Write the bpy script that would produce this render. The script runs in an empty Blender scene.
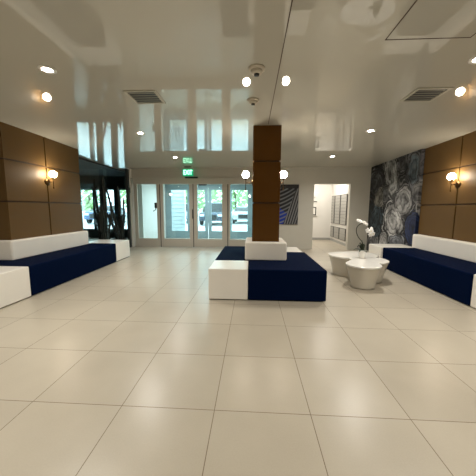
import bpy, bmesh, math, random
from mathutils import Vector, Matrix
C = bpy.context.scene
random.seed(7)
PI = math.pi

# ------------------------------------------------------------------ camera
cam_d = bpy.data.cameras.new('camera'); cam = bpy.data.objects.new('camera', cam_d)
C.collection.objects.link(cam); C.camera = cam
P, Y, R = 0.116117802, 0.0535904706, 0.00555652129
fw = Vector((-math.sin(Y)*math.cos(P), math.cos(Y)*math.cos(P), -math.sin(P)))
rt = Vector((math.cos(Y), math.sin(Y), 0)); up = rt.cross(fw)
r2 = math.cos(R)*rt + math.sin(R)*up; u2 = -math.sin(R)*rt + math.cos(R)*up
M = Matrix((r2, u2, -fw)).transposed().to_4x4(); M.translation = Vector((0, 0, 1.2891))
cam.matrix_world = M
cam_d.sensor_fit = 'HORIZONTAL'; cam_d.sensor_width = 36; cam_d.lens = 36*254.334/476
cam_d.clip_start = .05; cam_d.clip_end = 300

# ------------------------------------------------------------------ world and exposure
W = bpy.data.worlds.new('world'); C.world = W; W.use_nodes = True
bg = W.node_tree.nodes['Background']; bg.inputs[0].default_value = (.80, .92, 1.0, 1); bg.inputs[1].default_value = 4.0
vs = C.view_settings; vs.view_transform = 'Standard'; vs.look = 'None'; vs.gamma = 1; vs.use_curve_mapping = False
vs.exposure = 0.75
CAN_W, SCONCE_E, MAIL_W = 95, 60, 28
WARM = (1.0, .955, .88)

# ------------------------------------------------------------------ materials
def mat(name, col=(.8,.8,.8), rough=.5, metal=0, ior=1.5, emit=None, es=0, coat=0, var=0, vscale=6, bump=0, bscale=80):
    m = bpy.data.materials.new(name); m.use_nodes = True; nt = m.node_tree; b = nt.nodes['Principled BSDF']
    b.inputs['Base Color'].default_value = (*col, 1); b.inputs['Roughness'].default_value = rough
    b.inputs['Metallic'].default_value = metal; b.inputs['IOR'].default_value = ior
    b.inputs['Coat Weight'].default_value = coat; b.inputs['Coat Roughness'].default_value = .08
    if emit: b.inputs['Emission Color'].default_value = (*emit, 1); b.inputs['Emission Strength'].default_value = es
    if var or bump:
        tc = nt.nodes.new('ShaderNodeTexCoord')
    if var:
        n = nt.nodes.new('ShaderNodeTexNoise'); n.inputs['Scale'].default_value = vscale; n.inputs['Detail'].default_value = 5
        mx = nt.nodes.new('ShaderNodeMix'); mx.data_type = 'RGBA'
        mx.inputs[6].default_value = (*[c*(1-var) for c in col], 1); mx.inputs[7].default_value = (*[min(1, c*(1+var)) for c in col], 1)
        nt.links.new(tc.outputs['Object'], n.inputs['Vector']); nt.links.new(n.outputs['Fac'], mx.inputs[0]); nt.links.new(mx.outputs[2], b.inputs['Base Color'])
    if bump:
        n = nt.nodes.new('ShaderNodeTexNoise'); n.inputs['Scale'].default_value = bscale
        bp = nt.nodes.new('ShaderNodeBump'); bp.inputs['Strength'].default_value = bump; bp.inputs['Distance'].default_value = .005
        nt.links.new(tc.outputs['Object'], n.inputs['Vector']); nt.links.new(n.outputs['Fac'], bp.inputs['Height']); nt.links.new(bp.outputs[0], b.inputs['Normal'])
    return m
m_wall = mat('wall paint', (.60,.58,.51), .6, var=.03)
m_back = mat('back wall paint', (.56,.54,.48), .45, var=.03)
m_white = mat('white trim', (.80,.78,.74), .4)
m_dark = mat('charcoal', (.040,.048,.048), .5, var=.1)
m_brown = mat('brown panel', (.127,.072,.024), .5, var=.06, vscale=3, bump=.05, bscale=150)
m_seam = mat('dark groove', (.05,.022,.008), .6)
m_brown.node_tree.nodes['Principled BSDF'].inputs['Specular IOR Level'].default_value = .2
m_pillar = mat('shaded pillar panel', (.100,.040,.004), .35, var=.06, vscale=3, bump=.05, bscale=150)  # same brown cladding, the pillar's unlit front put into a darker base
m_navy = mat('navy fabric', (.0003,.0045,.024), .75, var=.15, vscale=40, bump=.3, bscale=500)
m_navy.node_tree.nodes['Principled BSDF'].inputs['Specular IOR Level'].default_value = .03
m_pillar.node_tree.nodes['Principled BSDF'].inputs['Specular IOR Level'].default_value = .2
m_leather = mat('white upholstery', (.80,.76,.70), .5, var=.03, bump=.08, bscale=60)
m_box = mat('white laminate', (.80,.765,.70), .3, var=.02)
m_table = mat('white lacquer', (.83,.81,.76), .22, coat=.5)
m_frame = mat('door frame beige', (.50,.47,.41), .35, var=.02)
m_alu = mat('vestibule frame', (.27,.36,.39), .4)
m_black = mat('black plastic', (.012,.012,.012), .4)
m_green = mat('dark plant', (.006,.011,.007), .5, var=.4, vscale=12)
m_leaf2 = mat('orchid leaf', (.015,.03,.012), .35)
m_stem = mat('orchid stem', (.025,.03,.015), .5)
m_petal = mat('petal', (.85,.84,.82), .5, var=.03)
m_ceramic = mat('ceramic', (.80,.78,.74), .25, coat=.4)
m_brass = mat('aged brass', (.10,.055,.022), .3, metal=1)
m_chrome = mat('steel', (.6,.6,.58), .25, metal=1)
m_globe = mat('lit globe', (1,1,1), .3, emit=(1.0,.86,.66), es=SCONCE_E)
m_lens = mat('lit lens', (1,1,1), .3, emit=(1.0,.93,.82), es=60)
m_plastic = mat('detector plastic', (.55,.50,.41), .5)
m_vent = mat('vent metal', (.45,.43,.36), .45)
m_grey = mat('grey metal', (.42,.42,.41), .4, metal=.3)
m_mail = mat('mailbox metal', (.42,.41,.385), .38, metal=.35)
m_ground = mat('pavement', (.55,.56,.56), .8, var=.1, vscale=1.5)
m_siding = mat('white siding', (.75,.78,.80), .5)
m_trunk = mat('bark', (.10,.07,.05), .8, var=.3)
m_tree = mat('tree leaves', (.42,.56,.30), .7, var=.3, vscale=2.2)
m_tyre = mat('tyre', (.02,.02,.02), .8)
m_hdl = mat('headlight', (.7,.75,.8), .15)
m_exitg = mat('exit green', (.02,.25,.13), .4, emit=(.0,.42,.18), es=.6)
m_exitl = mat('exit letters', (.4,1,.7), .4, emit=(.45,1,.68), es=1.6)

def tile_mat():
    m = mat('floor tile', (.5,.45,.36), .3, ior=1.5); nt = m.node_tree; b = nt.nodes['Principled BSDF']; L = nt.links
    N = nt.nodes.new
    tc = N('ShaderNodeTexCoord'); sp = N('ShaderNodeSeparateXYZ'); L.new(tc.outputs['Object'], sp.inputs[0])
    T = .61; X0 = -.2252; Y0 = 1.4853
    def mth(op, a, bb=None, c=None):
        n = N('ShaderNodeMath'); n.operation = op
        for i, v in enumerate((a, bb, c)):
            if v is None: continue
            if isinstance(v, (int, float)): n.inputs[i].default_value = v
            else: L.new(v, n.inputs[i])
        return n.outputs[0]
    es, ids = [], []
    for ax, o in ((0, X0), (1, Y0)):
        t = mth('DIVIDE', mth('SUBTRACT', sp.outputs[ax], o), T)
        fr = mth('FRACT', t); ids.append(mth('FLOOR', t))
        es.append(mth('MINIMUM', fr, mth('SUBTRACT', 1.0, fr)))
    e = mth('MINIMUM', es[0], es[1])
    g = mth('LESS_THAN', e, .0036)
    cb = N('ShaderNodeCombineXYZ'); L.new(ids[0], cb.inputs[0]); L.new(ids[1], cb.inputs[1])
    wn = N('ShaderNodeTexWhiteNoise'); wn.noise_dimensions = '2D'; L.new(cb.outputs[0], wn.inputs['Vector'])
    n1 = N('ShaderNodeTexNoise'); n1.inputs['Scale'].default_value = 3.0; n1.inputs['Detail'].default_value = 6; L.new(tc.outputs['Object'], n1.inputs['Vector'])
    n2 = N('ShaderNodeTexNoise'); n2.inputs['Scale'].default_value = 120; n2.inputs['Detail'].default_value = 2; L.new(tc.outputs['Object'], n2.inputs['Vector'])
    f = mth('ADD', mth('ADD', mth('MULTIPLY', n1.outputs['Fac'], .5), mth('MULTIPLY', n2.outputs['Fac'], .3)), mth('MULTIPLY', wn.outputs['Value'], .2))
    cr = N('ShaderNodeValToRGB'); cr.color_ramp.elements[0].position = .3; cr.color_ramp.elements[1].position = .7
    cr.color_ramp.elements[0].color = (.405,.360,.285,1); cr.color_ramp.elements[1].color = (.470,.422,.338,1); L.new(f, cr.inputs[0])
    mx = N('ShaderNodeMix'); mx.data_type = 'RGBA'; L.new(g, mx.inputs[0]); L.new(cr.outputs[0], mx.inputs[6]); mx.inputs[7].default_value = (.16,.12,.075,1)
    L.new(mx.outputs[2], b.inputs['Base Color'])
    rr = mth('ADD', mth('MULTIPLY', n1.outputs['Fac'], .10), mth('MULTIPLY_ADD', g, .4, .25)); L.new(rr, b.inputs['Roughness'])
    return m
m_tile = tile_mat()

def ceil_mat():
    m = mat('glossy stretch ceiling', (.52,.505,.445), .015, ior=1.75); nt = m.node_tree; b = nt.nodes['Principled BSDF']
    tc = nt.nodes.new('ShaderNodeTexCoord'); n = nt.nodes.new('ShaderNodeTexNoise'); n.inputs['Scale'].default_value = 1.0; n.inputs['Detail'].default_value = 0
    bp = nt.nodes.new('ShaderNodeBump'); bp.inputs['Strength'].default_value = .12; bp.inputs['Distance'].default_value = .012
    nt.links.new(tc.outputs['Object'], n.inputs['Vector']); nt.links.new(n.outputs['Fac'], bp.inputs['Height']); nt.links.new(bp.outputs[0], b.inputs['Normal'])
    return m
m_ceil = ceil_mat()

def glass_mat(name, tint, add=0):
    m = bpy.data.materials.new(name); m.use_nodes = True; nt = m.node_tree; nt.nodes.clear(); N = nt.nodes.new; L = nt.links
    o = N('ShaderNodeOutputMaterial'); t = N('ShaderNodeBsdfTransparent'); t.inputs[0].default_value = (*tint, 1)
    g = N('ShaderNodeBsdfGlossy'); g.inputs['Roughness'].default_value = .02; f = N('ShaderNodeFresnel'); ge = N('ShaderNodeNewGeometry')
    k = N('ShaderNodeMath'); k.operation = 'MULTIPLY_ADD'; k.inputs[1].default_value = 1/1.5-1.5; k.inputs[2].default_value = 1.5
    L.new(ge.outputs['Backfacing'], k.inputs[0]); L.new(k.outputs[0], f.inputs[0])   # a pane reflects alike on both faces
    mx = N('ShaderNodeMixShader'); L.new(f.outputs[0], mx.inputs[0]); L.new(t.outputs[0], mx.inputs[1]); L.new(g.outputs[0], mx.inputs[2]); L.new(mx.outputs[0], o.inputs[0])
    return m
m_glass = glass_mat('clear glass', (.86,.95,.95))
m_part = glass_mat('partition glass', (.88,.95,.95))

def agate_mat():
    m = mat('agate stone', (.3,.3,.3), .12); nt = m.node_tree; b = nt.nodes['Principled BSDF']; b.inputs['Specular IOR Level'].default_value = .12; N = nt.nodes.new; L = nt.links
    def mth(op, a, bb=None, c=None):
        n = N('ShaderNodeMath'); n.operation = op
        for i, v in enumerate((a, bb, c)):
            if v is None: continue
            if isinstance(v, (int, float)): n.inputs[i].default_value = v
            else: L.new(v, n.inputs[i])
        return n.outputs[0]
    def mixc(f, a, bb):
        n = N('ShaderNodeMix'); n.data_type = 'RGBA'
        L.new(f, n.inputs[0])
        for i, v in ((6, a), (7, bb)):
            if isinstance(v, tuple): n.inputs[i].default_value = (*v, 1)
            else: L.new(v, n.inputs[i])
        return n.outputs[2]
    tc = N('ShaderNodeTexCoord')
    nz = N('ShaderNodeTexNoise'); nz.inputs['Scale'].default_value = 2.6; nz.inputs['Detail'].default_value = 3; L.new(tc.outputs['Object'], nz.inputs['Vector'])
    sb = N('ShaderNodeVectorMath'); sb.operation = 'SUBTRACT'; L.new(nz.outputs['Color'], sb.inputs[0]); sb.inputs[1].default_value = (.5,.5,.5)
    sc = N('ShaderNodeVectorMath'); sc.operation = 'SCALE'; L.new(sb.outputs[0], sc.inputs[0]); sc.inputs['Scale'].default_value = .38
    ad = N('ShaderNodeVectorMath'); ad.operation = 'ADD'; L.new(tc.outputs['Object'], ad.inputs[0]); L.new(sc.outputs[0], ad.inputs[1])
    # each agate: centre y, z, radii, tilt, inner colour, ring colour
    AG = [(8.26,2.10,.34,.34,.3,(.03,.035,.045),(.22,.23,.25)), (7.34,2.30,.24,.60,-.25,(.30,.32,.33),(.62,.64,.64)), (6.36,2.20,.20,.40,-.2,(.10,.20,.26),(.30,.32,.36)),
          (7.90,1.62,.24,.25,0,(.30,.29,.25),(.36,.35,.31)), (8.02,.90,.30,.50,.1,(.02,.04,.06),(.14,.19,.22)), (7.08,.98,.40,.38,.1,(.55,.56,.57),(.80,.80,.80)),
          (6.22,.84,.26,.30,0,(.005,.010,.06),(.035,.06,.16)), (6.66,1.50,.32,.27,.4,(.36,.37,.38),(.62,.62,.62)), (6.85,.40,.36,.20,0,(.20,.23,.28),(.40,.42,.46)),
          (7.52,.37,.20,.20,0,(.5,.5,.5),(.7,.7,.7)), (6.12,1.70,.15,.24,0,(.25,.26,.28),(.5,.5,.5)), (6.85,2.45,.20,.22,0,(.05,.06,.07),(.25,.26,.28)),
          (5.97,1.25,.16,.22,0,(.3,.3,.32),(.6,.6,.6)), (6.0,2.3,.2,.3,0,(.05,.06,.08),(.2,.2,.22)), (7.55,1.75,.16,.22,0,(.10,.11,.12),(.3,.3,.3)), (8.15,.25,.3,.2,0,(.2,.22,.25),(.5,.5,.5))]
    d = None; ci = cr_ = None
    for (cy, cz, ry, rz, tl, c1, c2) in AG:
        cy *= .961; cz = 1.289+(cz-1.289)*.961; c1 = tuple(v*.8 for v in c1); c2 = tuple(v*.85 for v in c2)
        mp = N('ShaderNodeMapping'); mp.vector_type = 'TEXTURE'; L.new(ad.outputs[0], mp.inputs[0])
        mp.inputs['Location'].default_value = (3.67, cy, cz); mp.inputs['Rotation'].default_value = (tl, 0, 0); mp.inputs['Scale'].default_value = (50, ry*1.28, rz*1.28)
        ln = N('ShaderNodeVectorMath'); ln.operation = 'LENGTH'; L.new(mp.outputs[0], ln.inputs[0]); di = ln.outputs['Value']
        if d is None: d, ci, cr_ = di, c1, c2
        else:
            k = mth('LESS_THAN', di, d); ci = mixc(k, ci, c1); cr_ = mixc(k, cr_, c2); d = mth('MINIMUM', d, di)
    fine = N('ShaderNodeTexNoise'); fine.inputs['Scale'].default_value = 14; fine.inputs['Detail'].default_value = 6; L.new(tc.outputs['Object'], fine.inputs['Vector'])
    dd = mth('MULTIPLY_ADD', mth('SUBTRACT', fine.outputs['Fac'], .5), .22, d)
    rp = N('ShaderNodeValToRGB'); L.new(mth('MULTIPLY', dd, .5), rp.inputs[0]); el = rp.color_ramp.elements
    prof = [(0,.35),(.28,.9),(.40,.3),(.48,1),(.62,.8),(.70,.12),(.78,.85),(.86,.55),(.91,.03),(.98,.05),(1.02,.7),(1.06,.03),(1.2,.04),(1.28,.5),(1.34,.02),(1.7,.2)]
    el[0].position = 0; el[0].color = (.35,)*3+(1,); el[1].position = 1; el[1].color = (.05,)*3+(1,)
    for p_, v_ in prof[1:]:
        e_ = el.new(p_/2); e_.color = (v_, v_, v_, 1)
    s = mth('MULTIPLY_ADD', mth('SINE', mth('MULTIPLY', dd, 62)), .10, .90)
    pt = N('ShaderNodeTexNoise'); pt.inputs['Scale'].default_value = 4; pt.inputs['Detail'].default_value = 4; L.new(ad.outputs[0], pt.inputs['Vector'])
    k = mth('MULTIPLY', mth('MULTIPLY', rp.outputs[0], s), mth('MULTIPLY_ADD', pt.outputs['Fac'], 3.4, -.95)); 
    body = mixc(mth('LESS_THAN', dd, .62), cr_, mixc(fine.outputs['Fac'], ci, cr_))
    nm = N('ShaderNodeMath'); nm.operation = 'MINIMUM'; L.new(k, nm.inputs[0]); nm.inputs[1].default_value = 1.0
    col = mixc(nm.outputs[0], (.006,.008,.012), body)
    L.new(col, b.inputs['Base Color'])
    return m
m_agate = agate_mat()

def stripes_mat(name, axis, freq, c1, c2, rough=.4, thr=.5):
    m = mat(name, c1, rough); nt = m.node_tree; b = nt.nodes['Principled BSDF']; N = nt.nodes.new; L = nt.links
    tc = N('ShaderNodeTexCoord'); sp = N('ShaderNodeSeparateXYZ'); L.new(tc.outputs['Object'], sp.inputs[0])
    a = N('ShaderNodeMath'); a.operation = 'MULTIPLY'; a.inputs[1].default_value = freq; L.new(sp.outputs[axis], a.inputs[0])
    f = N('ShaderNodeMath'); f.operation = 'FRACT'; L.new(a.outputs[0], f.inputs[0])
    g = N('ShaderNodeMath'); g.operation = 'GREATER_THAN'; g.inputs[1].default_value = thr; L.new(f.outputs[0], g.inputs[0])
    mx = N('ShaderNodeMix'); mx.data_type = 'RGBA'; L.new(g.outputs[0], mx.inputs[0]); mx.inputs[6].default_value = (*c1, 1); mx.inputs[7].default_value = (*c2, 1)
    L.new(mx.outputs[2], b.inputs['Base Color']); return m

# ------------------------------------------------------------------ helpers
def link(o, parent=None):
    C.collection.objects.link(o)
    if parent: o.parent = parent
    return o
def obj(name, bm, m, parent=None, smooth=False, bevel=0, seg=2, loc=None):
    me = bpy.data.meshes.new(name); bmesh.ops.recalc_face_normals(bm, faces=bm.faces[:]); bm.to_mesh(me); bm.free()
    me.materials.append(m)
    if smooth: me.polygons.foreach_set('use_smooth', [True]*len(me.polygons))
    o = bpy.data.objects.new(name, me); link(o, parent)
    if loc: o.location = loc
    if bevel:
        md = o.modifiers.new('bevel', 'BEVEL'); md.width = bevel; md.segments = seg; md.limit_method = 'ANGLE'; md.angle_limit = .6
        me.polygons.foreach_set('use_smooth', [True]*len(me.polygons))
        md.harden_normals = True
    return o
def bx(bm, x0, x1, y0, y1, z0, z1):
    v = [bm.verts.new(p) for p in ((x0,y0,z0),(x1,y0,z0),(x1,y1,z0),(x0,y1,z0),(x0,y0,z1),(x1,y0,z1),(x1,y1,z1),(x0,y1,z1))]
    for f in ((3,2,1,0),(4,5,6,7),(0,1,5,4),(1,2,6,5),(2,3,7,6),(3,0,4,7)): bm.faces.new([v[i] for i in f])
    return bm
def box(*a): return bx(bmesh.new(), *a)
def boxes(*l):
    bm = bmesh.new()
    for a in l: bx(bm, *a)
    return bm
def prism(pts, z0, z1, bm=None):
    bm = bm or bmesh.new(); a = [bm.verts.new((x, y, z0)) for x, y in pts]; b = [bm.verts.new((x, y, z1)) for x, y in pts]; n = len(pts)
    bm.faces.new(a[::-1]); bm.faces.new(b)
    for i in range(n): bm.faces.new((a[i], a[(i+1)%n], b[(i+1)%n], b[i]))
    return bm
def lathe(prof, n=24, bm=None, c=(0,0,0), caps=True):
    bm = bm or bmesh.new(); rings = []
    for r, z in prof:
        if r < 1e-5: rings.append([bm.verts.new((c[0], c[1], c[2]+z))])
        else: rings.append([bm.verts.new((c[0]+r*math.cos(2*PI*i/n), c[1]+r*math.sin(2*PI*i/n), c[2]+z)) for i in range(n)])
    for a, b in zip(rings, rings[1:]):
        for i in range(n):
            j = (i+1) % n
            if len(a) == 1 and len(b) == 1: continue
            if len(a) == 1: bm.faces.new((a[0], b[i], b[j]))
            elif len(b) == 1: bm.faces.new((a[i], a[j], b[0]))
            else: bm.faces.new((a[i], a[j], b[j], b[i]))
    if caps and len(rings[0]) > 1: bm.faces.new(rings[0][::-1])
    if caps and len(rings[-1]) > 1: bm.faces.new(rings[-1])
    return bm
def tube(pts, rad, n=8, bm=None, rads=None, star=0):
    bm = bm or bmesh.new(); pts = [Vector(p) for p in pts]; rings = []; u = None
    for i, p in enumerate(pts):
        t = (pts[min(i+1, len(pts)-1)]-pts[max(i-1, 0)]).normalized()
        if u is None: u = t.orthogonal().normalized()
        u = (u-t*u.dot(t)).normalized(); v = t.cross(u); r = rads[i] if rads else rad
        rings.append([bm.verts.new(p+(u*math.cos(2*PI*k/n)+v*math.sin(2*PI*k/n))*r*(1-star*(k % 2))) for k in range(n)])
    for a, b in zip(rings, rings[1:]):
        for k in range(n): bm.faces.new((a[k], a[(k+1)%n], b[(k+1)%n], b[k]))
    bm.faces.new(rings[0][::-1]); bm.faces.new(rings[-1]); return bm
def spline(pts, n=6):
    pts = [Vector(p) for p in pts]; out = []; q = [pts[0]]+pts+[pts[-1]]
    for i in range(1, len(q)-2):
        for k in range(n):
            t = k/n; a, b, c, d = q[i-1:i+3]
            out.append(.5*((2*b)+(-a+c)*t+(2*a-5*b+4*c-d)*t*t+(-a+3*b-3*c+d)*t**3))
    out.append(pts[-1]); return out
def tag(o, label, cat, group=None, kind=None):
    o['label'] = label; o['category'] = cat
    if group: o['group'] = group
    if kind: o['kind'] = kind
    return o
def thing(name, label, cat, loc=(0,0,0), rz=0, group=None):
    o = bpy.data.objects.new(name, None); link(o); o.location = loc; o.rotation_euler = (0, 0, rz); o.empty_display_size = .1
    return tag(o, label, cat, group)
def struct(name, bm, m, parent=None, label=None, **k):
    o = obj(name, bm, m, parent, **k)
    if not parent: o['kind'] = 'structure'; o['label'] = label or name.replace('_', ' '); o['category'] = name.split('_')[0]
    return o
def copy_tree(o, parent=None):
    c = o.copy(); C.collection.objects.link(c); c.parent = parent
    for ch in list(o.children): copy_tree(ch, c)
    return c

CZ = 2.60; DY = 8.2; FY = 10.6

# ------------------------------------------------------------------ setting
struct('floor', box(-8, 6, -4, 12.2, -.1, 0), m_tile, label='beige square tiled lobby floor')
# ceiling: one film sheet
# (it dips slightly towards the entrance wall)
def cz(x, y):
    t = max(0, min(1, (-x-2.2)/2.2)); t = t*t*(3-2*t); k = max(0, y-3.6)
    return CZ-.0095*(k-.6*(1-math.exp(-k/.6)))-.035*t*min(1, max(0, (y-4.5)/3.5))
bm = bmesh.new(); xs = [-5.7+i*11.4/60 for i in range(61)]; ys = [-4+i*(FY+4)/73 for i in range(74)]; gv = {}
for i, x in enumerate(xs):
    for j, y in enumerate(ys): gv[i, j] = bm.verts.new((x, y, cz(x, y)))
for i in range(60):
    for j in range(73):
        xc, yc = (xs[i]+xs[i+1])/2, (ys[j]+ys[j+1])/2
        if (yc > 8.35 and xc > -3.95) or (yc > 5.9 and xc < -4.5): continue
        bm.faces.new((gv[i, j], gv[i, j+1], gv[i+1, j+1], gv[i+1, j]))
for v in [v for v in bm.verts if not v.link_faces]: bm.verts.remove(v)
ex = bmesh.ops.extrude_face_region(bm, geom=bm.faces[:])
bmesh.ops.translate(bm, verts=[v for v in ex['geom'] if isinstance(v, bmesh.types.BMVert)], vec=(0, 0, .12))
for f in bm.faces: f.smooth = abs(f.normal.z) > .5
struct('ceiling', bm, m_ceil, label='glossy off-white stretch ceiling reflecting the lobby')
struct('wall_front', box(-5.7, 5.7, -4.15, -4, 0, CZ), m_wall, label='plain wall behind the viewpoint')
struct('wall_left', box(-5.75, -5.6, -4, 5.7, 0, CZ), m_wall, label='plain left lobby wall')
struct('wall_right', box(5.6, 5.75, -4, 5.87, 0, CZ), m_wall, label='plain right lobby wall')
# back wall right part with opening
struct('wall_back', boxes((.22, 1.94, DY, DY+.15, 0, CZ), (3.05, 3.95, DY, DY+.15, 0, CZ), (1.94, 3.05, DY, DY+.15, 2.06, CZ)), m_back, label='off-white back wall with an open doorway to the mail room')
struct('wall_agate', box(3.645, 3.80, 5.87, DY, 0, CZ), m_agate, label='grey, white and blue agate slab wall beside the doorway')
# agate return closing the gap behind the right pier
struct('wall_return', box(3.80, 5.75, 5.87, 5.99, 0, CZ), m_wall, label='plain wall return behind the right pier')

# entrance wall: beige aluminium frame, four panes
en = struct('door_1', boxes((-3.90, .22, DY, DY+.12, 2.24, CZ)), m_frame, label='beige framed automatic entrance doors with four tall glass panels')
struct('header', boxes((-3.84, .20, DY-.05, DY+.10, 2.05, 2.24)), m_frame, en, bevel=.006)
PX = [(-3.84,-2.99),(-2.97,-1.90),(-1.88,-.78),(-.76,.20)]
GX = [(-3.73,-3.09),(-2.87,-2.02),(-1.76,-.96),(-.70,.06)]
for (a, b), (g0, g1) in zip(PX, GX):
    l = struct('door_leaf', boxes((a, g0, DY-.02, DY+.05, .01, 2.05), (g1, b, DY-.02, DY+.05, .01, 2.05), (g0, g1, DY-.02, DY+.05, .01, .29)), m_frame, en, bevel=.005)
    struct('pane', box(g0, g1, DY+.01, DY+.02, .29, 2.05), m_glass, l)
for x in (-2.98, -1.89, -.77): struct('door_seam', box(x-.012, x+.012, DY-.022, DY+.04, .01, 2.05), m_black, en)
struct('door_sensor', box(-2.13, -1.72, DY-.10, DY-.05, 2.225, 2.275), m_black, en, bevel=.01)
struct('door_sensor', box(-1.70, -1.44, DY-.06, DY-.02, 2.005, 2.045), m_black, en, bevel=.01)
struct('handle', box(-1.925, -1.90, DY-.05, DY-.02, .95, 1.25), m_black, en, bevel=.008)
# left end return wall beside the doors
struct('trim_1', box(-3.99, -3.90, 8.12, DY+.15, 0, CZ), m_white, label='white corner post left of the entrance doors')
struct('trim_2', box(-4.02, -3.94, 8.02, 8.12, 0, 2.5), m_dark, label='dark post at the end of the dark planted bay')
w = struct('window_5', boxes((-4.43,-4.38,5.72,10.6,2.50,CZ),(-4.43,-4.38,5.72,10.6,0,.06)), m_dark, label='tall dark-framed glass partition of the planted bay')
struct('pane', box(-4.41,-4.40,5.72,10.6,.06,2.50), m_part, w)
# vestibule
struct('wall_vestibule_left', box(-3.92, -3.64, DY+.15, FY, 0, 2.6), m_white, label='white side wall of the entrance vestibule')
struct('wall_vestibule_right', box(.22, .32, DY+.15, FY, 0, 2.6), m_white, label='right side wall of the entrance vestibule')
struct('ceiling_vestibule', box(-3.64, .22, DY+.15, FY, 2.3, 2.4), m_white, label='white ceiling of the entrance vestibule')
vl = thing('ceiling_light', 'added cool fill light under the entrance vestibule ceiling', 'lamp', (-1.7, 9.4, 2.3))  # added fill fixture that brightens the vestibule's white side wall
obj('housing', box(-.9,.9,-.2,.2,-.03,0), m_white, vl, bevel=.004)
ld = bpy.data.lights.new('vestibule_fill', 'AREA'); ld.shape = 'RECTANGLE'; ld.size = 1.7; ld.size_y = .35; ld.energy = 40; ld.color = (.82,.94,1)
lo = bpy.data.objects.new('vestibule_fill', ld); link(lo, vl); lo.location = (0,0,-.035)
# outer facade with frames
struct('wall_facade', boxes((-7.8, -3.64, FY, FY+.15, 2.04, 2.75), (-7.8,-3.64, FY, FY+.15, 0, .36), (-5.2,-3.64,FY,FY+.15,.36,2.04),(-7.8,-7.36,FY,FY+.15,.36,2.04),
        (-6.78,-6.66,FY,FY+.15,.36,2.04),(-6.48,-6.25,FY,FY+.15,.36,2.04),(-5.85,-5.62,FY,FY+.15,.36,2.04)), mat('reflection-lifted charcoal', (.12,.14,.14), .6), label='dark wall with four window panes behind the potted plants')  # charcoal lightened to stand in for the partition glass reflection
for i, (a, b) in enumerate([(-7.36,-6.78),(-6.66,-6.48),(-6.25,-5.85),(-5.62,-5.2)]):
    w = struct('window_%d' % (i+1), boxes((a, b, FY-.02, FY+.04, .33, .38), (a, b, FY-.02, FY+.04, 2.03, 2.12)), m_alu, label='window pane in the dark wall behind the plants, %s from the left' % ['first','second','third','last'][i])
    struct('pane', box(a, b, FY+.05, FY+.06, .38, 2.03), m_glass, w)
struct('wall_facade_header', box(-3.64, .22, FY, FY+.15, 2.2, 2.8), m_alu, label='bluish header above the outer doors')
ed = struct('door_2', boxes((-3.64,.22,FY,FY+.1,2.12,2.2)), m_alu, label='bluish metal outer entrance doors of the vestibule')
for (a, b), (g0, g1) in zip([(-3.62,-2.55),(-2.42,-1.83),(-1.81,-1.02),(-.98,.20)], [(-3.38,-2.70),(-2.26,-1.96),(-1.68,-1.17),(-.83,-.18)]):
    l = struct('door_leaf', boxes((a, g0, FY, FY+.06, .01, 2.12), (g1, b, FY, FY+.06, .01, 2.12), (g0, g1, FY, FY+.06, .01, .33), (g0, g1, FY, FY+.06, 2.035, 2.12)), m_alu, ed)
    struct('pane', box(g0, g1, FY+.03, FY+.04, .33, 2.035), m_glass, l)
    struct('threshold', box(a+.1, b-.1, FY-.05, FY, 0, .03), m_chrome, l)
# dark bay
struct('wall_bay_left', box(-7.95, -7.8, 5.7, FY, 0, 2.75), m_dark, label='dark side wall of the planted bay')
struct('wall_bay_near', box(-7.8, -4.4, 5.62, 5.72, 0, 2.75), m_dark, label='dark near wall of the planted bay')
struct('wall_bay_right', boxes((-4.0, -3.92, DY+.15, FY, 0, 2.75)), m_dark, label='dark right wall of the planted bay')
struct('ceiling_bay', box(-7.8, -4.43, 5.72, FY, 2.60, 2.70), mat('bay ceiling', (.03,.033,.033), .8), label='dark ceiling of the planted bay')
# mail room
struct('wall_mailroom_back', box(1.2, 3.4, 10.75, 10.9, 0, 2.7), m_white, label='white back wall of the mail room')
struct('wall_mailroom_right', box(3.27, 3.42, DY+.15, 10.75, 0, 2.7), m_white, label='white right wall of the mail room carrying mailboxes')
struct('wall_mailroom_left', box(1.1, 1.2, DY+.15, 10.9, 0, 2.7), m_white, label='white left wall of the mail room')
struct('ceiling_mailroom', box(1.1, 3.42, DY+.15, 10.9, 2.7, 2.8), m_white, label='white mail room ceiling')
struct('baseboard_mailroom', boxes((1.2, 3.27, 10.735, 10.75, 0, .09), (3.255, 3.27, DY+.15, 10.735, 0, .09)), m_grey, label='grey baseboard in the mail room')
# exterior ground
struct('ground', box(-40, 40, FY+.15, 70, -.12, -.02), m_ground, label='pale car park ground outside')

# ---- piers and pillar: clad panels on a dark core
def pier(name, x0, x1, y0, y1, label, m, xs=None, ys=None, zs=(0, .71, 1.38, 2.045, CZ), t=.02, g=.012):
    core = struct(name, box(x0+t, x1-t, y0+t, y1-t, 0, CZ), m_seam, label=label)
    xs = xs or [x0, x1]; ys = ys or [y0, y1]
    for z0, z1 in zip(zs, zs[1:]):
        for a, b in zip(ys, ys[1:]):
            for xa in ((x0, x0+t), (x1-t, x1)):
                struct('cladding_panel', box(xa[0], xa[1], a+(g if a != y0 else 0), b-(g if b != y1 else 0), z0+g, z1-(g if z1 < CZ else 0)), m, core, bevel=.002, seg=1)
        for a, b in zip(xs, xs[1:]):
            for ya in ((y0, y0+t), (y1-t, y1)):
                struct('cladding_panel', box(a+(t if a == x0 else g), b-(t if b == x1 else g), ya[0], ya[1], z0+g, z1-(g if z1 < CZ else 0)), m, core, bevel=.002, seg=1)
    return core
pier('wall_pier_left', -4.90, -3.89, 3.89, 5.66, 'brown panelled pier behind the left bench', m_brown, ys=[3.89, 4.72, 5.66])
pier('wall_pier_right', 3.71, 4.30, 3.95, 5.86, 'brown panelled pier behind the right bench', m_brown, ys=[3.95, 4.88, 5.86])
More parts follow.
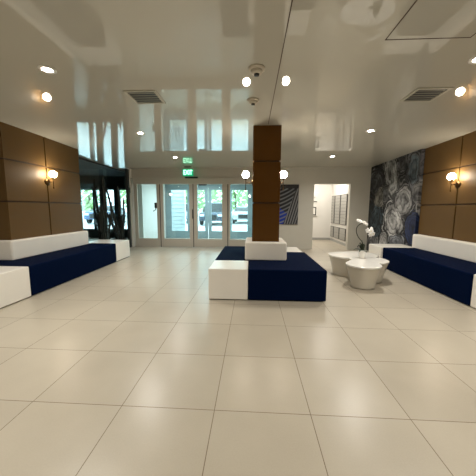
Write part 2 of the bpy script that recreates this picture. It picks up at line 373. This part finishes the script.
pier('wall_pillar', .008, .455, 4.23, 4.665, 'brown square pillar standing in the island bench', m_pillar)

# ------------------------------------------------------------------ benches
HB = .45
def cushion(name, pts, parent, z0=.012, z1=HB, b=.018, m=None):
    return obj(name, prism(pts, z0, z1), m or m_navy, parent, bevel=b, seg=4)
def rect(x0, x1, y0, y1): return [(x0,y0),(x1,y0),(x1,y1),(x0,y1)]
def plinth(parent, x0, x1, y0, y1): obj('plinth', box(x0, x1, y0, y1, 0, .012), m_black, parent)
def ring_back(parent, ox0, ox1, oy0, oy1, ix0, ix1, iy0, iy1, z0, z1):
    bm = bmesh.new()
    O = [(ox0,oy0),(ox1,oy0),(ox1,oy1),(ox0,oy1)]; I = [(ix0,iy0),(ix1,iy0),(ix1,iy1),(ix0,iy1)]
    v = {}
    for k, L_ in (('o', O), ('i', I)):
        for j, z in enumerate((z0, z1)): v[k, j] = [bm.verts.new((x, y, z)) for x, y in L_]
    for i in range(4):
        j = (i+1) % 4
        bm.faces.new((v['o',0][i], v['o',0][j], v['o',1][j], v['o',1][i])); bm.faces.new((v['i',0][j], v['i',0][i], v['i',1][i], v['i',1][j]))
        bm.faces.new((v['o',1][i], v['o',1][j], v['i',1][j], v['i',1][i])); bm.faces.new((v['o',0][j], v['o',0][i], v['i',0][i], v['i',0][j]))
    o = obj('backrest', bm, m_leather, parent, bevel=.03, seg=4); return o
G = 'upholstered benches wrapped around brown piers'
c = thing('island_bench', 'navy and white square bench wrapped around the central brown pillar', 'bench', (.22, 4.45, 0), group=G)
def rel(o, root):   # parts are modelled in world coordinates, then moved under the root
    return o
def build_parts(root, fn):
    before = set(bpy.data.objects); fn(root)
    off = root.location
    for o in set(bpy.data.objects)-before:
        if o.parent == root: o.location = -Vector(off)
def pb(root):
    plinth(root, -.57, 1.01, 3.48, 5.59)
    cushion('white_block', rect(-.60, -.045, 3.45, 4.05), root, b=.012, m=m_box)
    cushion('white_block', rect(.43, 1.0, 4.96, 5.62), root, b=.012, m=m_box)
    cushion('seat_cushion', [(-.04,3.45),(1.04,3.45),(1.04,4.955),(.57,4.955),(.57,4.12),(-.04,4.12)], root)
    cushion('seat_cushion', [(-.60,4.055),(-.10,4.055),(-.10,4.80),(.425,4.80),(.425,5.62),(-.60,5.62)], root)
    ring_back(root, -.105, .575, 4.10, 4.80, .02, .455, 4.225, 4.67, HB-.01, .745)
build_parts(c, pb)
c = thing('wall_bench', 'long navy bench with white backrest along the left brown pier', 'bench', (-3.9, 4.6, 0), group=G)
def lb(root):
    plinth(root, -4.9, -3.23, 2.68, 6.47)
    cushion('white_block', rect(-4.0, -3.165, 2.65, 3.39), root, b=.012, m=m_box)
    cushion('white_block', rect(-4.05, -3.22, 5.80, 6.50), root, b=.012, m=m_box)
    cushion('seat_cushion', [(-4.9,3.395),(-3.165,3.395),(-3.20,5.795),(-3.79,5.795),(-3.79,3.79),(-4.9,3.79)], root)
    # L-shaped backrest hugging the pier
    obj('backrest', prism([(-4.9,3.76),(-3.77,3.76),(-3.77,5.67),(-3.892,5.67),(-3.892,3.885),(-4.9,3.885)], HB-.01, .76), m_leather, root, bevel=.03, seg=4)
build_parts(c, lb)
c = thing('wall_bench', 'long navy bench with white backrest along the right brown pier', 'bench', (3.7, 4.8, 0), group=G)
def rb(root):
    plinth(root, 2.94, 3.66, 2.78, 6.28)
    cushion('white_block', rect(2.91, 3.70, 2.75, 3.42), root, b=.012, m=m_box)
    cushion('white_block', rect(2.87, 3.64, 5.73, 6.33), root, b=.012, m=m_box)
    cushion('seat_cushion', rect(2.90, 3.70, 3.425, 5.725), root)
    obj('backrest', box(3.55, 3.705, 3.45, 5.80, HB-.01, .745), m_leather, root, bevel=.03, seg=4)
build_parts(c, rb)

# ------------------------------------------------------------------ clover table
t = thing('clover_table', 'low white clover-shaped table with tapered lobes, between the pillar bench and the right bench', 'table', (1.95, 4.72, 0))
LOB = [(1.85,4.235,.27,.195),(2.12,4.64,.315,.235),(1.90,5.09,.345,.26),(2.18,5.18,.33,.24)]
def outline(k, s=0, n=120):
    out = []
    for i in range(n):
        a = 2*PI*i/n; dx, dy = math.cos(a), math.sin(a); r = 0
        ctr = (1.95, 4.72)
        rr = 0
        while rr < 1.5:
            x, y = ctr[0]+dx*rr, ctr[1]+dy*rr
            dist = min(math.hypot(x-l[0], y-l[1])-(l[2]*(1-k)+l[3]*k) for l in LOB)
            if dist < 0.004: r = rr
            rr += .01
        out.append(r)
    out = [(out[i-1]+2*out[i]+out[(i+1) % n])/4 for i in range(n)]
    return [(ctr_x*0+math.cos(2*PI*i/n)*(max(r-s, .05)), math.sin(2*PI*i/n)*(max(r-s, .05))) for i, (r, ctr_x) in enumerate(zip(out, out))]
levels = [(0, .93, .03), (.01, 1.0, 0), (.04, .98, 0), (.12, .82, 0), (.22, .52, 0), (.31, .2, 0), (.352, .03, 0), (.36, 0, -.006), (.38, 0, -.006), (.387, 0, .004)]
bm = bmesh.new(); rings = []
for z, k, s in levels: rings.append([bm.verts.new((x, y, z)) for x, y in outline(k, s)])
for a, b in zip(rings[:-3], rings[1:-2]):
    for i in range(len(a)): bm.faces.new((a[i], a[(i+1)%120], b[(i+1)%120], b[i]))
bm.faces.new(rings[0][::-1]); bm.faces.new(rings[-3])
for r in rings[-2:]:
    for v in r: bm.verts.remove(v)
obj('base', bm, mat('pearl lacquer', (.54,.50,.42), .3, coat=.4), t, smooth=True)
bm = bmesh.new(); rings = []
for z, k, s in ((.358, 0, .0), (.362, 0, -.008), (.382, 0, -.008), (.387, 0, .0)): rings.append([bm.verts.new((x, y, z)) for x, y in outline(k, s)])
for a, b in zip(rings, rings[1:]):
    for i in range(120): bm.faces.new((a[i], a[(i+1)%120], b[(i+1)%120], b[i]))
bm.faces.new(rings[0][::-1]); bm.faces.new(rings[-1])
obj('tabletop', bm, m_table, t)

# orchid
o = thing('potted_orchid', 'white orchid with one arching stem in a white pot on the clover table', 'plant', (2.04, 4.75, .388))
obj('pot', lathe([(0,0),(.046,0),(.052,.01),(.062,.14),(.066,.152),(.058,.152),(.055,.13),(0,.13)], 28), m_ceramic, o, smooth=True)
def leaf(bm, base, ang, ln, w, rise, droop):
    n = 9; L_, R_ = [], []
    for i in range(n):
        s = i/(n-1); r = s*ln; z = rise*math.sin(s*PI*.75)-droop*s*s; ww = w*math.sin(PI*min(.97, .12+s*.88))**.7
        p = Vector(base)+Vector((math.cos(ang)*r, math.sin(ang)*r, z)); q = Vector((-math.sin(ang), math.cos(ang), 0))*ww
        L_.append((bm.verts.new(p-q), bm.verts.new(p+Vector((0,0,-ww*.35))), bm.verts.new(p+q)))
    for a, b in zip(L_, L_[1:]):
        bm.faces.new((a[0], a[1], b[1], b[0])); bm.faces.new((a[1], a[2], b[2], b[1]))
for a, ln, ri in ((2.9,.15,.06),(2.6,.07,.17),(1.2,.06,.15),(3.9,.12,.05),(.3,.13,.04),(1.6,.12,.05),(5.2,.10,.03),(2.2,.10,.12),(.9,.09,.13)):
    bm = bmesh.new(); leaf(bm, (0,0,.13), a, ln, .034, ri, .03); l = obj('leaf', bm, m_leaf2, o, smooth=True); md = l.modifiers.new('s', 'SOLIDIFY'); md.thickness = .003
st = spline([(0,0,.12),(.012,0,.22),(-.01,0,.30),(-.085,0,.39),(-.125,0,.49),(-.115,0,.575),(-.06,0,.63),(.01,0,.635),(.07,-.005,.60),(.115,-.01,.54),(.14,-.01,.49)], 5)
obj('stem', tube(st, .0075, 8), m_stem, o, smooth=True)
obj('stem', tube([(.012,.01,.12),(.0,.01,.25),(-.01,.005,.33)], .004, 6), m_stem, o, smooth=True)
def flower(p, s, face):
    f = Vector(face).normalized(); u = f.orthogonal().normalized(); v = f.cross(u); bm = bmesh.new()
    for k in range(5):
        a = 2*PI*k/5+.3; d = u*math.cos(a)+v*math.sin(a); q = f.cross(d); w = (.62 if k in (1,4) else .42)*s
        rows = []
        for i in range(6):
            t_ = i/5; ww = w*math.sin(PI*(.1+t_*.85))*.8; c_ = Vector(p)+d*s*t_+f*(s*.18*math.sin(t_*PI))
            rows.append((bm.verts.new(c_-q*ww), bm.verts.new(c_+f*ww*.1), bm.verts.new(c_+q*ww)))
        for a_, b_ in zip(rows, rows[1:]):
            bm.faces.new((a_[0], a_[1], b_[1], b_[0])); bm.faces.new((a_[1], a_[2], b_[2], b_[1]))
    fo = obj('flower', bm, m_petal, o, smooth=True)
    md = fo.modifiers.new('s', 'SOLIDIFY'); md.thickness = .003
    lb_ = obj('lip', lathe([(0,-.2*s),(.16*s,-.1*s),(.18*s,.08*s),(0,.2*s)], 10, c=Vector(p)+f*.12*s), mat('orchid lip', (.75,.65,.35), .5), fo, smooth=True)
for p, s, fc in (((-.105,-.005,.690),.034,(-.2,-1,.3)),((-.065,-.01,.675),.038,(.1,-1,.4)),((.0,-.01,.655),.040,(0,-1,.2)),((.045,-.012,.625),.036,(.3,-1,.1)),
                 ((.075,-.02,.51),.052,(-.4,-1,0)),((.12,-.03,.50),.058,(.1,-1,.1)),((.165,-.02,.455),.050,(.4,-1,-.1)),((.115,-.03,.44),.046,(0,-1,-.2)),((.14,0,.55),.036,(.3,-1,.2))):
    flower(p, s, fc)

# ------------------------------------------------------------------ sconces
def sconce(loc, d, label, arm=.125):
    r = thing('wall_sconce', label, 'lamp', loc, math.atan2(d[1], d[0]), 'globe sconces on the brown piers and pillar')
    # local +x points away from the wall, z=0 is the arm
    bm = lathe([(0,0),(.064,0),(.064,.012),(.038,.026),(0,.028)], 24)
    bmesh.ops.rotate(bm, verts=bm.verts, matrix=Matrix.Rotation(PI/2, 3, 'Y')); obj('backplate', bm, m_brass, r, smooth=True)
    obj('arm', tube([(.01,0,0),(arm,0,0)], .009, 10), m_brass, r, smooth=True)
    obj('rod', tube([(arm,0,-.10),(arm,0,.075)], .006, 10), m_brass, r, smooth=True)
    obj('finial', lathe([(0,-.02),(.012,-.012),(.012,.012),(0,.02)], 12, c=(arm,0,-.11)), m_brass, r, smooth=True)
    obj('cup', lathe([(0,.055),(.022,.06),(.032,.085),(.03,.087),(0,.075)], 18, c=(arm,0,0)), m_brass, r, smooth=True)
    g = bmesh.new(); bmesh.ops.create_uvsphere(g, u_segments=20, v_segments=14, radius=.062, matrix=Matrix.Translation((arm,0,.138)))
    obj('glass_shade', g, m_globe, r, smooth=True)
sconce((-3.89, 4.72, 1.77), (1,0), 'lit globe sconce on the left brown pier')
sconce((3.71, 4.88, 1.74), (-1,0), 'lit globe sconce on the right brown pier')
sconce((.02, 4.42, 1.72), (-1,0), 'lit globe sconce on the left side of the central pillar', .13)
sconce((.455, 4.42, 1.72), (1,0), 'lit globe sconce on the right side of the central pillar', .07)

# ------------------------------------------------------------------ ceiling fittings
def can(x, y, label):
    r = thing('recessed_downlight', label, 'lamp', (x, y, cz(x, y)), group='recessed ceiling downlights')
    obj('trim_ring', lathe([(.045,0),(.075,0),(.075,-.006),(.062,-.010),(.045,-.006)], 28, caps=False), m_white, r, smooth=True)
    obj('lens', lathe([(0,-.001),(.046,-.001),(.046,-.004),(0,-.005)], 24), m_lens, r)
    ld = bpy.data.lights.new('downlight_beam', 'SPOT'); ld.energy = CAN_W; ld.color = WARM; ld.spot_size = 2.7; ld.spot_blend = 1; ld.shadow_soft_size = .045
    lo = bpy.data.objects.new('downlight_beam', ld); link(lo, r); lo.location = (0,0,-.012)
names = {2.5: 'nearest the viewpoint', 4.55: 'in the middle of the row', 6.6: 'farthest, near the back wall', .45: 'overhead beside the viewpoint', -1.6: 'behind the viewpoint'}
for y in (2.5, 4.55, 6.6, .45, -1.6):
    for x, s in ((-1.97, 'left'), (1.97, 'right')):
        can(x, y, '%s-hand recessed ceiling downlight %s' % (s, names[y]))
for y in (.45, -1.6):  # invented outer downlights, added out of view as extra light
    for x in (-4.6, 4.6):
        can(x, y, '%s-hand added unseen outer downlight %s' % ('left' if x < 0 else 'right', names[y]))

m_slat = mat('vent slat', (.34,.33,.28), .5)
def vent(x, y, label, w=.37, d=.36):
    r = thing('ceiling_vent', label, 'vent', (x, y, CZ), group='square ceiling air vents')
    a, b = w/2, d/2
    obj('frame', boxes((-a,a,-b,-b+.03,-.012,0),(-a,a,b-.03,b,-.012,0),(-a,-a+.03,-b+.03,b-.03,-.012,0),(a-.03,a,-b+.03,b-.03,-.012,0)), m_vent, r, bevel=.003)
    obj('backing', box(-a+.03,a-.03,-b+.03,b-.03,-.003,-.0005), m_black, r)
    n = 5
    for i in range(n):
        y0 = -b+.03+(d-.06)*(i+.5)/n
        s = box(-a+.03, a-.03, -.004, .004, -.001, .001); bmesh.ops.rotate(s, verts=s.verts, matrix=Matrix.Rotation(-.5, 3, 'X')); bmesh.ops.translate(s, verts=s.verts, vec=(0, y0, -.010))
        obj('slat', s, m_slat, r)
vent(-1.28, 3.14, 'square grey ceiling vent left of the pillar')
vent(1.97, 3.21, 'square dark ceiling vent right of the pillar')
def detector(x, y, s, label):
    r = thing('smoke_detector', label, 'smoke detector', (x, y, CZ), group='round smoke detectors on the ceiling')
    obj('base', lathe([(0,0),(.075*s,0),(.075*s,-.014*s),(.06*s,-.022*s),(0,-.022*s)], 28), m_plastic, r, smooth=True)
    obj('housing', lathe([(0,-.02*s),(.055*s,-.02*s),(.045*s,-.045*s),(.03*s,-.05*s),(0,-.05*s)], 28), m_plastic, r, smooth=True)
    obj('sensor_cap', lathe([(0,-.048*s),(.026*s,-.05*s),(.022*s,-.064*s),(0,-.066*s)], 20), m_black, r, smooth=True)
detector(.03, 2.57, 1.05, 'round beige smoke detector on the ceiling, the nearer and larger of two')
detector(0, 3.27, .95, 'round beige smoke detector on the ceiling, the farther of two')
# ceiling film joints
struct('trim_4', box(.236, .244, 0, 4.23, CZ-.002, CZ), m_seam, label='thin dark joint in the ceiling running to the pillar')
struct('trim_5', boxes((1.02,1.028,1.2,2.21,CZ-.002,CZ),(1.02,1.66,2.203,2.21,CZ-.002,CZ),(1.653,1.66,1.2,2.203,CZ-.002,CZ)), m_seam, label='thin dark square joint of a ceiling access hatch')

# exit sign
def text_mesh(s, size, depth):
    cu = bpy.data.curves.new('t', 'FONT'); cu.body = s; cu.size = size; cu.extrude = depth; cu.align_x = 'CENTER'; cu.align_y = 'CENTER'; cu.offset = size*.015
    to = bpy.data.objects.new('t', cu); link(to); dg = bpy.context.evaluated_depsgraph_get(); dg.update()
    me = bpy.data.meshes.new_from_object(to.evaluated_get(dg)); bpy.data.objects.remove(to); return me
e = thing('exit_sign', 'small green lit EXIT sign hanging above the entrance doors', 'sign', (-1.99, 7.95, cz(-1.99, 7.95)))
obj('mount', box(-.10, .10, -.02, .02, -.03, 0), m_black, e, bevel=.004)
for q in (-.15, .15): obj('bracket', box(q-.005,q+.005,-.008,.008,-.10,0), m_grey, e)
obj('panel', box(-.165, .165, -.008, .008, -.29, -.08), m_exitg, e, bevel=.004)
me = text_mesh('EXIT', .20, .003); me.materials.append(m_exitl); lt = bpy.data.objects.new('lettering', me); link(lt, e); lt.rotation_euler = (PI/2,0,0); lt.location = (0,-.012,-.187); lt.scale = (.68,1,1)

# card reader / lever on the first pane
k = thing('card_reader', 'small black card reader on the glass of the leftmost entrance panel', 'card reader', (-3.12, DY-.02, 1.20))
obj('body', box(-.035,.035,-.035,0,.08,.26), m_black, k, bevel=.008)
obj('lever', tube([(0,-.03,.02),(-.06,-.04,.0),(-.07,-.04,-.03)], .012, 8), m_black, k, smooth=True)
obj('stem', tube([(0,-.015,.08),(0,-.03,.02)], .012, 8), m_black, k, smooth=True)
k = thing('wall_switch', 'small dark sensor box on the dark post left of the doors', 'sensor', (-3.94, 8.08, 1.85))
obj('body', box(0,.03,-.03,.03,-.08,.08), m_black, k, bevel=.006)
obj('lens', box(.03,.034,-.012,.012,-.03,.03), m_grey, k)

# picture on back wall
def art_mat():
    m = mat('abstract print', (.1,.1,.1), .25); nt = m.node_tree; b = nt.nodes['Principled BSDF']; N = nt.nodes.new; L = nt.links
    tc = N('ShaderNodeTexCoord'); sp = N('ShaderNodeSeparateXYZ'); L.new(tc.outputs['Object'], sp.inputs[0])
    def mth(op, a, bb=None, c=None):
        n = N('ShaderNodeMath'); n.operation = op
        for i, v in enumerate((a, bb, c)):
            if v is None: continue
            if isinstance(v, (int, float)): n.inputs[i].default_value = v
            else: L.new(v, n.inputs[i])
        return n.outputs[0]
    X, Z = sp.outputs[0], sp.outputs[2]     # local: x -.58...58, z -.63...63
    # curved blades fanning from the right, above a blue ground at lower left
    dx = mth('SUBTRACT', X, .62); dz = mth('SUBTRACT', Z, .75)
    ang = mth('ARCTAN2', dz, dx); rad = mth('SQRT', mth('ADD', mth('MULTIPLY', dx, dx), mth('MULTIPLY', dz, dz)))
    s = mth('SINE', mth('ADD', mth('MULTIPLY', Z, 52.0), mth('ADD', mth('MULTIPLY', X, -18.0), mth('MULTIPLY', mth('MULTIPLY', X, X), -22.0))))
    bl = mth('MULTIPLY', mth('GREATER_THAN', s, .1), mth('MULTIPLY_ADD', s, .8, .1))
    diag = mth('SINE', mth('ADD', mth('MULTIPLY', X, 80.0), mth('MULTIPLY', Z, -22.0)))
    rightp = mth('GREATER_THAN', mth('ADD', X, mth('MULTIPLY', Z, -.35)), .33)
    dl = mth('GREATER_THAN', diag, .1)
    def mixc(f, a, bb):
        n = N('ShaderNodeMix'); n.data_type = 'RGBA'; L.new(f, n.inputs[0])
        for i, v in ((6, a), (7, bb)):
            if isinstance(v, tuple): n.inputs[i].default_value = (*v, 1)
            else: L.new(v, n.inputs[i])
        return n.outputs[2]
    blue = mth('GREATER_THAN', mth('SUBTRACT', mth('MULTIPLY', X, -1.0), mth('MULTIPLY', Z, 1.2)), .12)
    base = mixc(blue, (.012,.014,.02), (.01,.035,.30))
    c1 = mixc(bl, base, (.19,.205,.22)); c2 = mixc(dl, (.02,.022,.028), (.20,.20,.21))
    n = N('ShaderNodeTexNoise'); n.inputs['Scale'].default_value = 5; L.new(tc.outputs['Object'], n.inputs['Vector'])
    col = mixc(rightp, c1, c2); top = mth('GREATER_THAN', mth('ADD', Z, mth('MULTIPLY', n.outputs['Fac'], .2)), .62)
    col = mixc(top, col, (.01,.01,.014))
    L.new(col, b.inputs['Base Color']); return m
p = thing('wall_art', 'tall framed abstract print of grey blades over blue on the back wall', 'picture', (.88, DY, 1.415))
obj('canvas', box(-.58,.58,-.035,0,-.625,.625), m_black, p, bevel=.004)
obj('print', box(-.575,.575,-.038,-.035,-.62,.62), art_mat(), p)

# ------------------------------------------------------------------ mail room contents
m_cab = mat('mailbox surround', (.10,.10,.095), .5)
def mailbox_bank(y0, y1, z0, z1, rows, cols, label):
    r = thing('mailbox_bank', label, 'mailboxes', (3.265, (y0+y1)/2, z0), group='metal mailbox banks on the mail room wall')
    w = (y1-y0)/2; h = z1-z0
    obj('cabinet', box(-.02, 0, -w, w, 0, h), m_cab, r)
    cw = 2*(w-.02)/cols; rh = (h-.03)/rows
    for i in range(rows):
        for j in range(cols):
            ya = -w+.02+cw*j; za = .015+rh*i
            d = obj('mailbox_door', box(-.027, -.02, ya+.016, ya+cw-.016, za+.005, za+rh-.005), m_mail, r)
            obj('lock', box(-.031, -.027, ya+.02, ya+.035, za+rh/2-.008, za+rh/2+.008), m_black, d)
W3 = [('nearest the doorway', 8.97, 9.58), ('middle', 9.63, 10.22), ('farthest', 10.27, 10.66)]
for nm, a, b in W3:
    mailbox_bank(a, b, .72, 1.80, 9, 1, 'upper grey metal mailbox bank, the one %s' % nm if nm == 'nearest the doorway' else 'upper grey metal mailbox bank, the %s of the row' % nm)
    mailbox_bank(a, b, .17, .60, 2, 1, 'lower grey metal parcel locker bank, the one %s' % nm if nm == 'nearest the doorway' else 'lower grey metal parcel locker bank, the %s of the row' % nm)
k = thing('notice_board', 'white notice board with a black framed sheet in the mail room', 'notice board', (2.50, 10.75, 1.45))
obj('board', box(-.21,.21,-.05,0,-.45,.50), m_white, k, bevel=.005)
obj('black_frame', boxes((-.14,.14,-.065,-.05,-.42,-.39),(-.14,.14,-.065,-.05,-.12,-.09),(-.14,-.11,-.065,-.05,-.39,-.12),(.11,.14,-.065,-.05,-.39,-.12)), m_black, k)
obj('shelf', box(-.20,.16,-.09,-.05,.13,.15), m_black, k); obj('shelf', box(-.20,.10,-.09,-.05,.30,.32), m_grey, k)
k = thing('waste_bin', 'small black bin on the mail room floor', 'bin', (2.38, 10.5, 0))
obj('body', lathe([(0,0),(.06,0),(.08,.12),(.075,.12),(.055,.01),(0,.01)], 20), m_black, k, smooth=True)
obj('rim', lathe([(.078,.115),(.086,.115),(.086,.125),(.078,.125),(.078,.115)], 20, caps=False), m_black, k)
ld = bpy.data.lights.new('mailroom_light', 'AREA'); ld.shape = 'RECTANGLE'; ld.size = 1.1; ld.size_y = .25; ld.energy = MAIL_W; ld.color = (1,.94,.84)
ml = thing('ceiling_light', 'linear ceiling light in the mail room', 'lamp', (2.3, 9.6, 2.7))
obj('housing', box(-.6,.6,-.15,.15,-.04,0), m_white, ml, bevel=.005)
lo = bpy.data.objects.new('mailroom_light', ld); link(lo, ml); lo.location = (0,0,-.045)

# ------------------------------------------------------------------ plants in the dark bay
def cactus(x, y, stems, label, seed):
    rnd = random.Random(seed)
    r = thing('potted_cactus', label, 'plant', (x, y, 0), group='tall dark potted plants behind the left bench')
    obj('planter', lathe([(0,0),(.18,0),(.20,.03),(.225,.34),(.23,.36),(.21,.36),(.20,.32),(0,.32)], 28), m_black, r, smooth=True)
    obj('soil', lathe([(0,.318),(.20,.32),(.20,.332),(0,.34)], 20), m_dark, r)
    for (bx_, by_, tx, ty, h, rad) in stems:
        pts = []; n = 14
        for i in range(n):
            s = i/(n-1); pts.append((bx_+(tx-bx_)*s**1.2+.012*math.sin(s*9+bx_*30), by_+(ty-by_)*s, .32+(h-.32)*s))
        rads = [rad*(1-.25*abs(2*i/(n-1)-1))*(1 if i < n-1 else .35) for i in range(n)]
        st = obj('stem', tube(pts, rad, 10, rads=rads, star=.38), m_green, r)
        bm = bmesh.new()
        for k in range(30):
            s = rnd.uniform(.12, 1); i = min(n-1, int(s*(n-1))); p = Vector(pts[i]); a = rnd.uniform(0, 2*PI); l = rnd.uniform(.05, .12)
            d = Vector((math.cos(a), math.sin(a), rnd.uniform(.5, 1.6))).normalized(); q = d.cross(Vector((0,0,1))).normalized()*.014
            b0 = p+Vector((math.cos(a), math.sin(a), 0))*rads[i]*.5
            v = [bm.verts.new(b0-q*.6), bm.verts.new(b0+q*.6), bm.verts.new(b0+d*l*.6+q), bm.verts.new(b0+d*l), bm.verts.new(b0+d*l*.6-q)]
            bm.faces.new(v)
        lf = obj('leaves', bm, m_green, st); md = lf.modifiers.new('s', 'SOLIDIFY'); md.thickness = .006
cactus(-4.06, 6.76, [(-.08,-.05,-.13,-.1,2.05,.035),(0,-.1,.0,-.1,1.35,.05),(.07,0,.05,.02,2.15,.055),(-.05,.05,-.28,.05,1.3,.028),(.08,.08,.22,.1,1.45,.030),(.04,-.05,.03,-.1,1.25,.06),(-.03,-.03,-.06,-.08,1.15,.06)],
       'tall upright dark cactus with clustered stems behind the left bench', 3)
cactus(-4.02, 7.50, [(0,0,-.22,-.25,1.9,.035),(.05,0,.02,0,1.95,.04),(-.05,-.05,-.36,-.2,1.45,.032),(.1,.05,.14,.1,1.6,.03),(.05,-.08,-.10,-.2,1.3,.04),(-.06,0,-.30,0,1.1,.035),(.1,-.06,.17,-.1,1.1,.035)],
       'leaning dark cactus with spread stems nearest the entrance doors', 5)

# ------------------------------------------------------------------ outside
sd = struct('wall_outside', box(-4.2, -3.33, 12.6, 12.75, 0, 3.2), m_siding, label='white slatted wall outside the entrance')
for i in range(16): struct('slat', box(-4.2, -3.33, 12.56, 12.6, .12+i*.19, .27+i*.19), m_siding, sd, bevel=.01)
def car(x, y, col, label, rz=0, suv=True):
    r = thing('car', label, 'car', (x, y, 0), rz, 'parked cars outside the glass')
    mb = mat('car paint', col, .25, coat=1)
    h = 1.72 if suv else 1.45
    # side profile along y (front at -y)
    prof = [(-2.2,.35),(-2.25,.7),(-2.1,.95),(-1.1,1.08),(2.05,1.08),(2.2,.9),(2.2,.35)]
    bm = bmesh.new(); a = [bm.verts.new((-.9,p[0],p[1])) for p in prof]; b = [bm.verts.new((.9,p[0],p[1])) for p in prof]
    bm.faces.new(a); bm.faces.new(b[::-1])
    for i in range(len(prof)): bm.faces.new((a[i], b[i], b[(i+1)%len(prof)], a[(i+1)%len(prof)]))
    obj('body', bm, mb, r, bevel=.08, seg=3)
    def cab(y0, y1, y2, y3, z0, z1, w0, w1):
        bm = bmesh.new(); v = [bm.verts.new(p) for p in ((-w0,y0,z0),(w0,y0,z0),(w0,y3,z0),(-w0,y3,z0),(-w1,y1,z1),(w1,y1,z1),(w1,y2,z1),(-w1,y2,z1))]
        for f in ((3,2,1,0),(4,5,6,7),(0,1,5,4),(1,2,6,5),(2,3,7,6),(3,0,4,7)): bm.faces.new([v[i] for i in f])
        return bm
    obj('window_band', cab(-1.15,-.5,1.6,2.05,1.06,h-.06,.84,.68), m_black, r, bevel=.04)
    obj('roof', cab(-.52,-.4,1.5,1.62,h-.07,h,.69,.62), mb, r, bevel=.03)
    for sx in (-1, 1):
        obj('headlight', box(sx*.66-.16, sx*.66+.16, -2.27, -2.15, .68, .84), m_hdl, r, bevel=.03)
        for wy in (-1.4, 1.4):
            w = lathe([(0,-.11),(.33,-.11),(.36,-.06),(.36,.06),(.33,.11),(0,.11)], 24); bmesh.ops.rotate(w, verts=w.verts, matrix=Matrix.Rotation(PI/2, 3, 'Y'))
            w = obj('wheel', w, m_tyre, r, smooth=False, loc=(sx*.84, wy, .36))
    obj('grille', box(-.42,.42,-2.28,-2.18,.45,.80), m_black, r, bevel=.02)
car(-3.0, 20.8, (.02,.03,.06), 'dark blue SUV parked outside the middle entrance doors')
car(-.7, 23.2, (.5,.52,.55), 'silver car parked outside the right entrance door', suv=False)
car(-12.6, 21.6, (.05,.10,.22), 'blue car parked outside the left windows', .15, suv=False)
car(-9.6, 23, (.6,.6,.6), 'pale car parked outside the right-hand window of the dark bay', 0, suv=False)
car(-6.2, 23, (.25,.25,.27), 'grey car parked outside, hidden left of the blue SUV', 0)
LB = ['broad leafy tree beyond the cars, %s' % s for s in ('far left through the bay windows','second from the left','third from the left','left of the blue SUV','behind the blue SUV','right of the blue SUV','behind the silver car','rightmost')]
def tree(x, y, h, label, seed):
    rnd = random.Random(seed)
    r = thing('tree', label, 'tree', (x, y, 0), group='trees beyond the car park')
    obj('trunk', tube([(0,0,0),(.1,0,h*.3),(0,.1,h*.6)], .18, 8, rads=[.2,.15,.08]), m_trunk, r)
    bm = bmesh.new()
    for k in range(420):
        a = rnd.uniform(0, 2*PI); rr = rnd.random()**.5*2.0; z = h*(.18+.8*rnd.random()); rr *= math.sin(PI*min(1, max(.15, (z/h-.05)/.95)))
        p = Vector((rr*math.cos(a), rr*math.sin(a), z)); s = rnd.uniform(.15, .35)
        n = Vector((rnd.gauss(0,1), rnd.gauss(0,1), rnd.gauss(0,1))).normalized(); u = n.orthogonal().normalized(); v = n.cross(u)
        vs_ = [bm.verts.new(p+(u*math.cos(t)+v*math.sin(t)*.6)*s+n*(.1*s*(i % 2))) for i, t in enumerate([2*PI*i/6 for i in range(6)])]
        bm.faces.new(vs_)
    obj('foliage', bm, m_tree, r)
for i, x in enumerate((-19, -15.6, -12.2, -8.6, -5.2, -2.2, .8, 4)):
    tree(x, 29+(i % 2)*4.2, 4.6+(i*37 % 10)*.18, LB[i], i+20)
